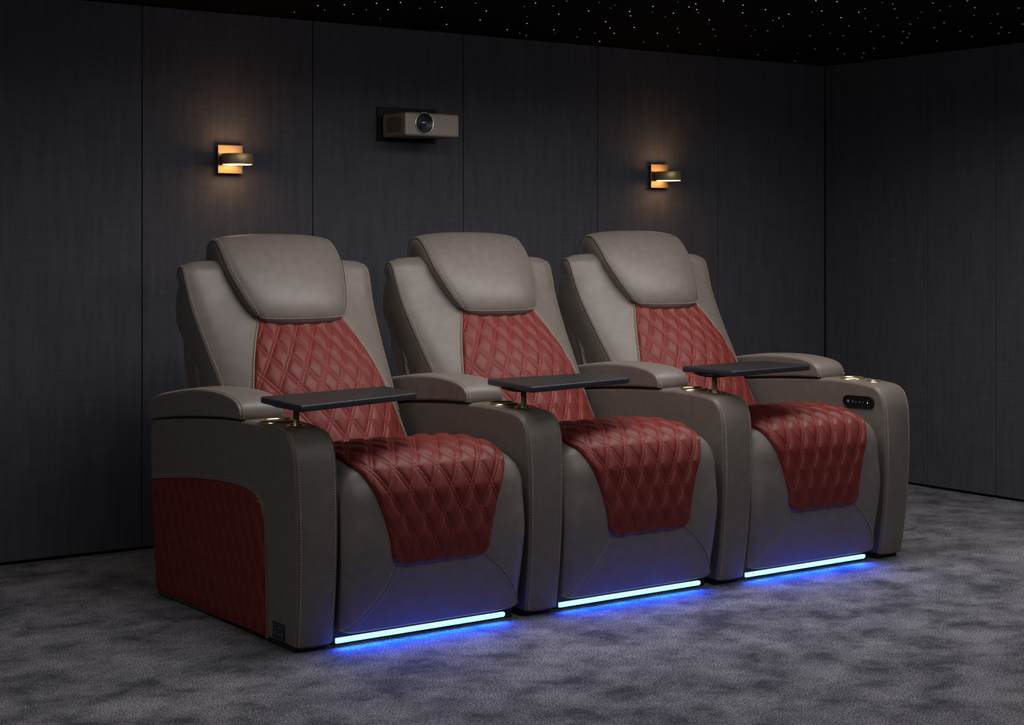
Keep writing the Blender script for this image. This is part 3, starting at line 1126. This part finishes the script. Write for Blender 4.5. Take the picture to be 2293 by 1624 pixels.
# ------------------------------------------------------------------ projector
def build_projector():
    t = thing('projector', 'small bronze projector with a round lens mounted on the dark wall', 'projector', (3.696, WALL_Y, 1.7025))
    d = 0.202
    casing = box('casing', -0.136, 0.136, -d, -0.012, -0.050, 0.050, M_BRONZE, t, 0.010, 4)
    box('mounting_plate', -0.158, 0.141, -0.010, -0.0005, -0.063, 0.083, M_BLACK, t, 0.001, 1)
    box('bracket', -0.09, 0.09, -0.05, -0.008, -0.056, 0.058, M_BLACK, t, 0.001, 1)
    box('foot', 0.030, 0.075, -0.100, -0.070, -0.060, -0.049, M_BLACK, t, 0.002, 2)
    cx, cz = -0.043, 0.0055
    lens = lathe('lens', [(0.0465, -0.012), (0.0465, 0.0035), (0.0452, 0.0052), (0.0420, 0.0050), (0.0408, 0.002), (0.0400, 0.001)], M_LENSRING, t, 64, (cx, -d, cz), axis='y')
    lathe('lens_barrel', [(0.0405, 0.0022), (0.038, 0.0008), (0.031, -0.0004), (0.030, 0.001), (0.027, 0.001), (0.026, -0.0002), (0.0205, -0.0006), (0.020, 0.0012), (0.018, 0.0012), (0.017, 0.0)], M_BARREL, lens, 56, axis='y')
    lathe('lens_glass', [(0.0172, 0.0008), (0.015, 0.003), (0.010, 0.0052), (0.005, 0.0062), (0.0, 0.0065)], M_GLASS, lens, 40, axis='y')
    # ventilation slots on the side that faces the recliners' open end
    for k in range(9):
        z = -0.030 + k * 0.0072
        box('vent_slot', -0.1366, -0.132, -0.168, -0.050, z, z + 0.0026, M_BLACK, t)


build_projector()

# ------------------------------------------------------------------ star lights in the ceiling
STARS = [  # x, y in the photograph, class
    (659, 27, 1), (712, 12, 0), (727, 22, 1), (771, 10, 0), (790, 31, 1), (820, 21, 1), (843, 7, 0), (852, 41, 2), (869, 21, 0), (897, 5, 0), (940, 18, 1), (974, 4, 1), (989, 16, 0),
    (1000, 54, 0), (1065, 6, 1), (1089, 24, 0), (1075, 44, 0), (1136, 66, 0), (1164, 74, 1), (1178, 79, 1), (1174, 14, 2), (1180, 37, 2), (1180, 52, 0), (1199, 6, 0), (1239, 13, 1), (1251, 31, 0), (1269, 2, 1),
    (1240, 66, 0), (1243, 74, 2), (1292, 82, 1), (1298, 65, 1), (1318, 24, 0), (1332, 74, 1), (1343, 92, 0), (1342, 5, 2), (1356, 48, 0), (1366, 62, 0), (1375, 74, 0), (1368, 18, 2), (1377, 11, 2),
    (1410, 25, 0), (1412, 35, 0), (1420, 61, 0), (1441, 94, 1), (1462, 14, 0), (1461, 27, 2), (1472, 74, 0), (1495, 102, 1), (1508, 29, 0), (1490, 37, 2), (1517, 63, 3), (1521, 72, 1), (1518, 4, 2), (1543, 15, 0), (1558, 8, 0), (1560, 21, 0), (1563, 28, 1),
    (1568, 98, 1), (1587, 53, 2), (1588, 44, 0), (1597, 65, 3), (1602, 80, 1), (1608, 112, 2), (1620, 2, 0), (1663, 28, 0), (1664, 11, 0), (1670, 57, 2), (1691, 66, 2), (1682, 80, 2), (1697, 122, 3), (1714, 21, 0), (1719, 68, 3), (1715, 111, 2), (1731, 45, 1), (1744, 40, 0),
    (1754, 58, 1), (1766, 31, 0), (1781, 136, 3), (1786, 119, 2), (1814, 79, 3), (1825, 109, 3), (1818, 27, 2), (1827, 1, 0), (1840, 24, 0), (1843, 55, 2), (1859, 74, 2), (1874, 3, 0), (1883, 39, 0), (1876, 109, 3), (1891, 120, 3), (1888, 79, 3), (1901, 57, 1), (1923, 27, 0), (1937, 19, 1), (1938, 41, 1),
    (1930, 128, 3), (1934, 118, 3), (1950, 70, 3), (1957, 107, 3), (1966, 56, 1), (1976, 5, 2), (1978, 81, 3), (1999, 8, 1), (2003, 19, 3), (2009, 39, 1), (2020, 95, 3), (2023, 70, 3), (2032, 83, 3), (2036, 74, 3), (2038, 53, 3), (2055, 40, 2), (2063, 27, 2), (2089, 6, 3), (2092, 61, 3), (2098, 91, 3),
    (2105, 23, 1), (2114, 50, 3), (2127, 13, 2), (2150, 69, 3), (2166, 1, 3), (2176, 81, 3), (2181, 34, 1), (2183, 16, 3), (2218, 52, 2), (2234, 30, 3), (2236, 74, 3), (2242, 60, 3), (2260, 72, 3), (2281, 17, 3), (2290, 53, 3)]
star_mesh = []
for k, r in enumerate((0.0026, 0.0025, 0.0029, 0.0046)):
    prof = [(0.0, -r), (r * 0.5, -r * 0.87), (r * 0.87, -r * 0.5), (r, 0.0004)]
    V, F = [], []
    for rr, z in prof:
        for q in range(10):
            V.append((rr * math.cos(q * PI / 5), rr * math.sin(q * PI / 5), z))
    F = grid_faces(4, 10, False, True)
    me = bpy.data.meshes.new('star_light')
    me.from_pydata(V, [], F)
    me.validate()
    me.materials.append(M_STAR[k])
    me.update()
    star_mesh.append(me)
for px, py, k in STARS:
    p = at_z(px, py, CEIL)
    if p[1] > WALL_Y - 0.02 or p[0] > WALL_X - 0.02:
        continue
    o = link('star_light', star_mesh[k], loc=(p[0], p[1], CEIL - 0.0004))
    o['label'] = 'tiny pale star light set in the black ceiling'
    o['category'] = 'ceiling light'
    o['group'] = 'star lights in the black ceiling'


# ------------------------------------------------------------------ light
def area(name, loc, target, sx, sy, power, color=(1, 1, 1), spread=180):
    d = bpy.data.lights.new(name, 'AREA')
    d.shape = 'RECTANGLE'
    d.size, d.size_y = sx, sy
    d.energy = power
    d.color = color
    d.spread = math.radians(spread)
    o = bpy.data.objects.new(name, d)
    COL.objects.link(o)
    o.location = loc
    from mathutils import Vector
    v = Vector(target) - Vector(loc)
    o.rotation_euler = v.to_track_quat('-Z', 'Y').to_euler()
    return o


area('ceiling_downlight', (3.75, 4.35, 2.11), (3.75, 4.65, 0.3), 3.2, 0.7, 42.0, (1.0, 0.97, 0.945), 150)
area('front_fill', (3.7, 2.1, 2.11), (3.8, 3.8, 0.3), 2.8, 0.8, 19.0, (0.98, 0.97, 0.98), 150)  # unseen fill light, added to lift the seat and arm fronts
area('right_wall_fill', (5.5, 2.9, 2.11), (5.7, 3.0, 0.3), 0.8, 0.8, 8.0, (0.95, 0.96, 1.0), 150)  # added out of view to brighten the right wall, not a room fixture
area('left_fill', (0.3, 3.9, 2.11), (0.7, 4.0, 0.3), 0.8, 1.0, 15.0, (0.98, 0.97, 0.96), 165)  # invented fill from the left for the dark outer arm side and nearby wall

w = bpy.data.worlds.new('room_ambient')
SC.world = w
w.use_nodes = True
w.node_tree.nodes['Background'].inputs['Color'].default_value = (0.80, 0.86, 1.0, 1)
w.node_tree.nodes['Background'].inputs['Strength'].default_value = 0.065

SC.view_settings.view_transform = 'Standard'
SC.view_settings.look = 'None'
SC.view_settings.gamma = 1.0
SC.view_settings.use_curve_mapping = False
SC.view_settings.exposure = 0.0
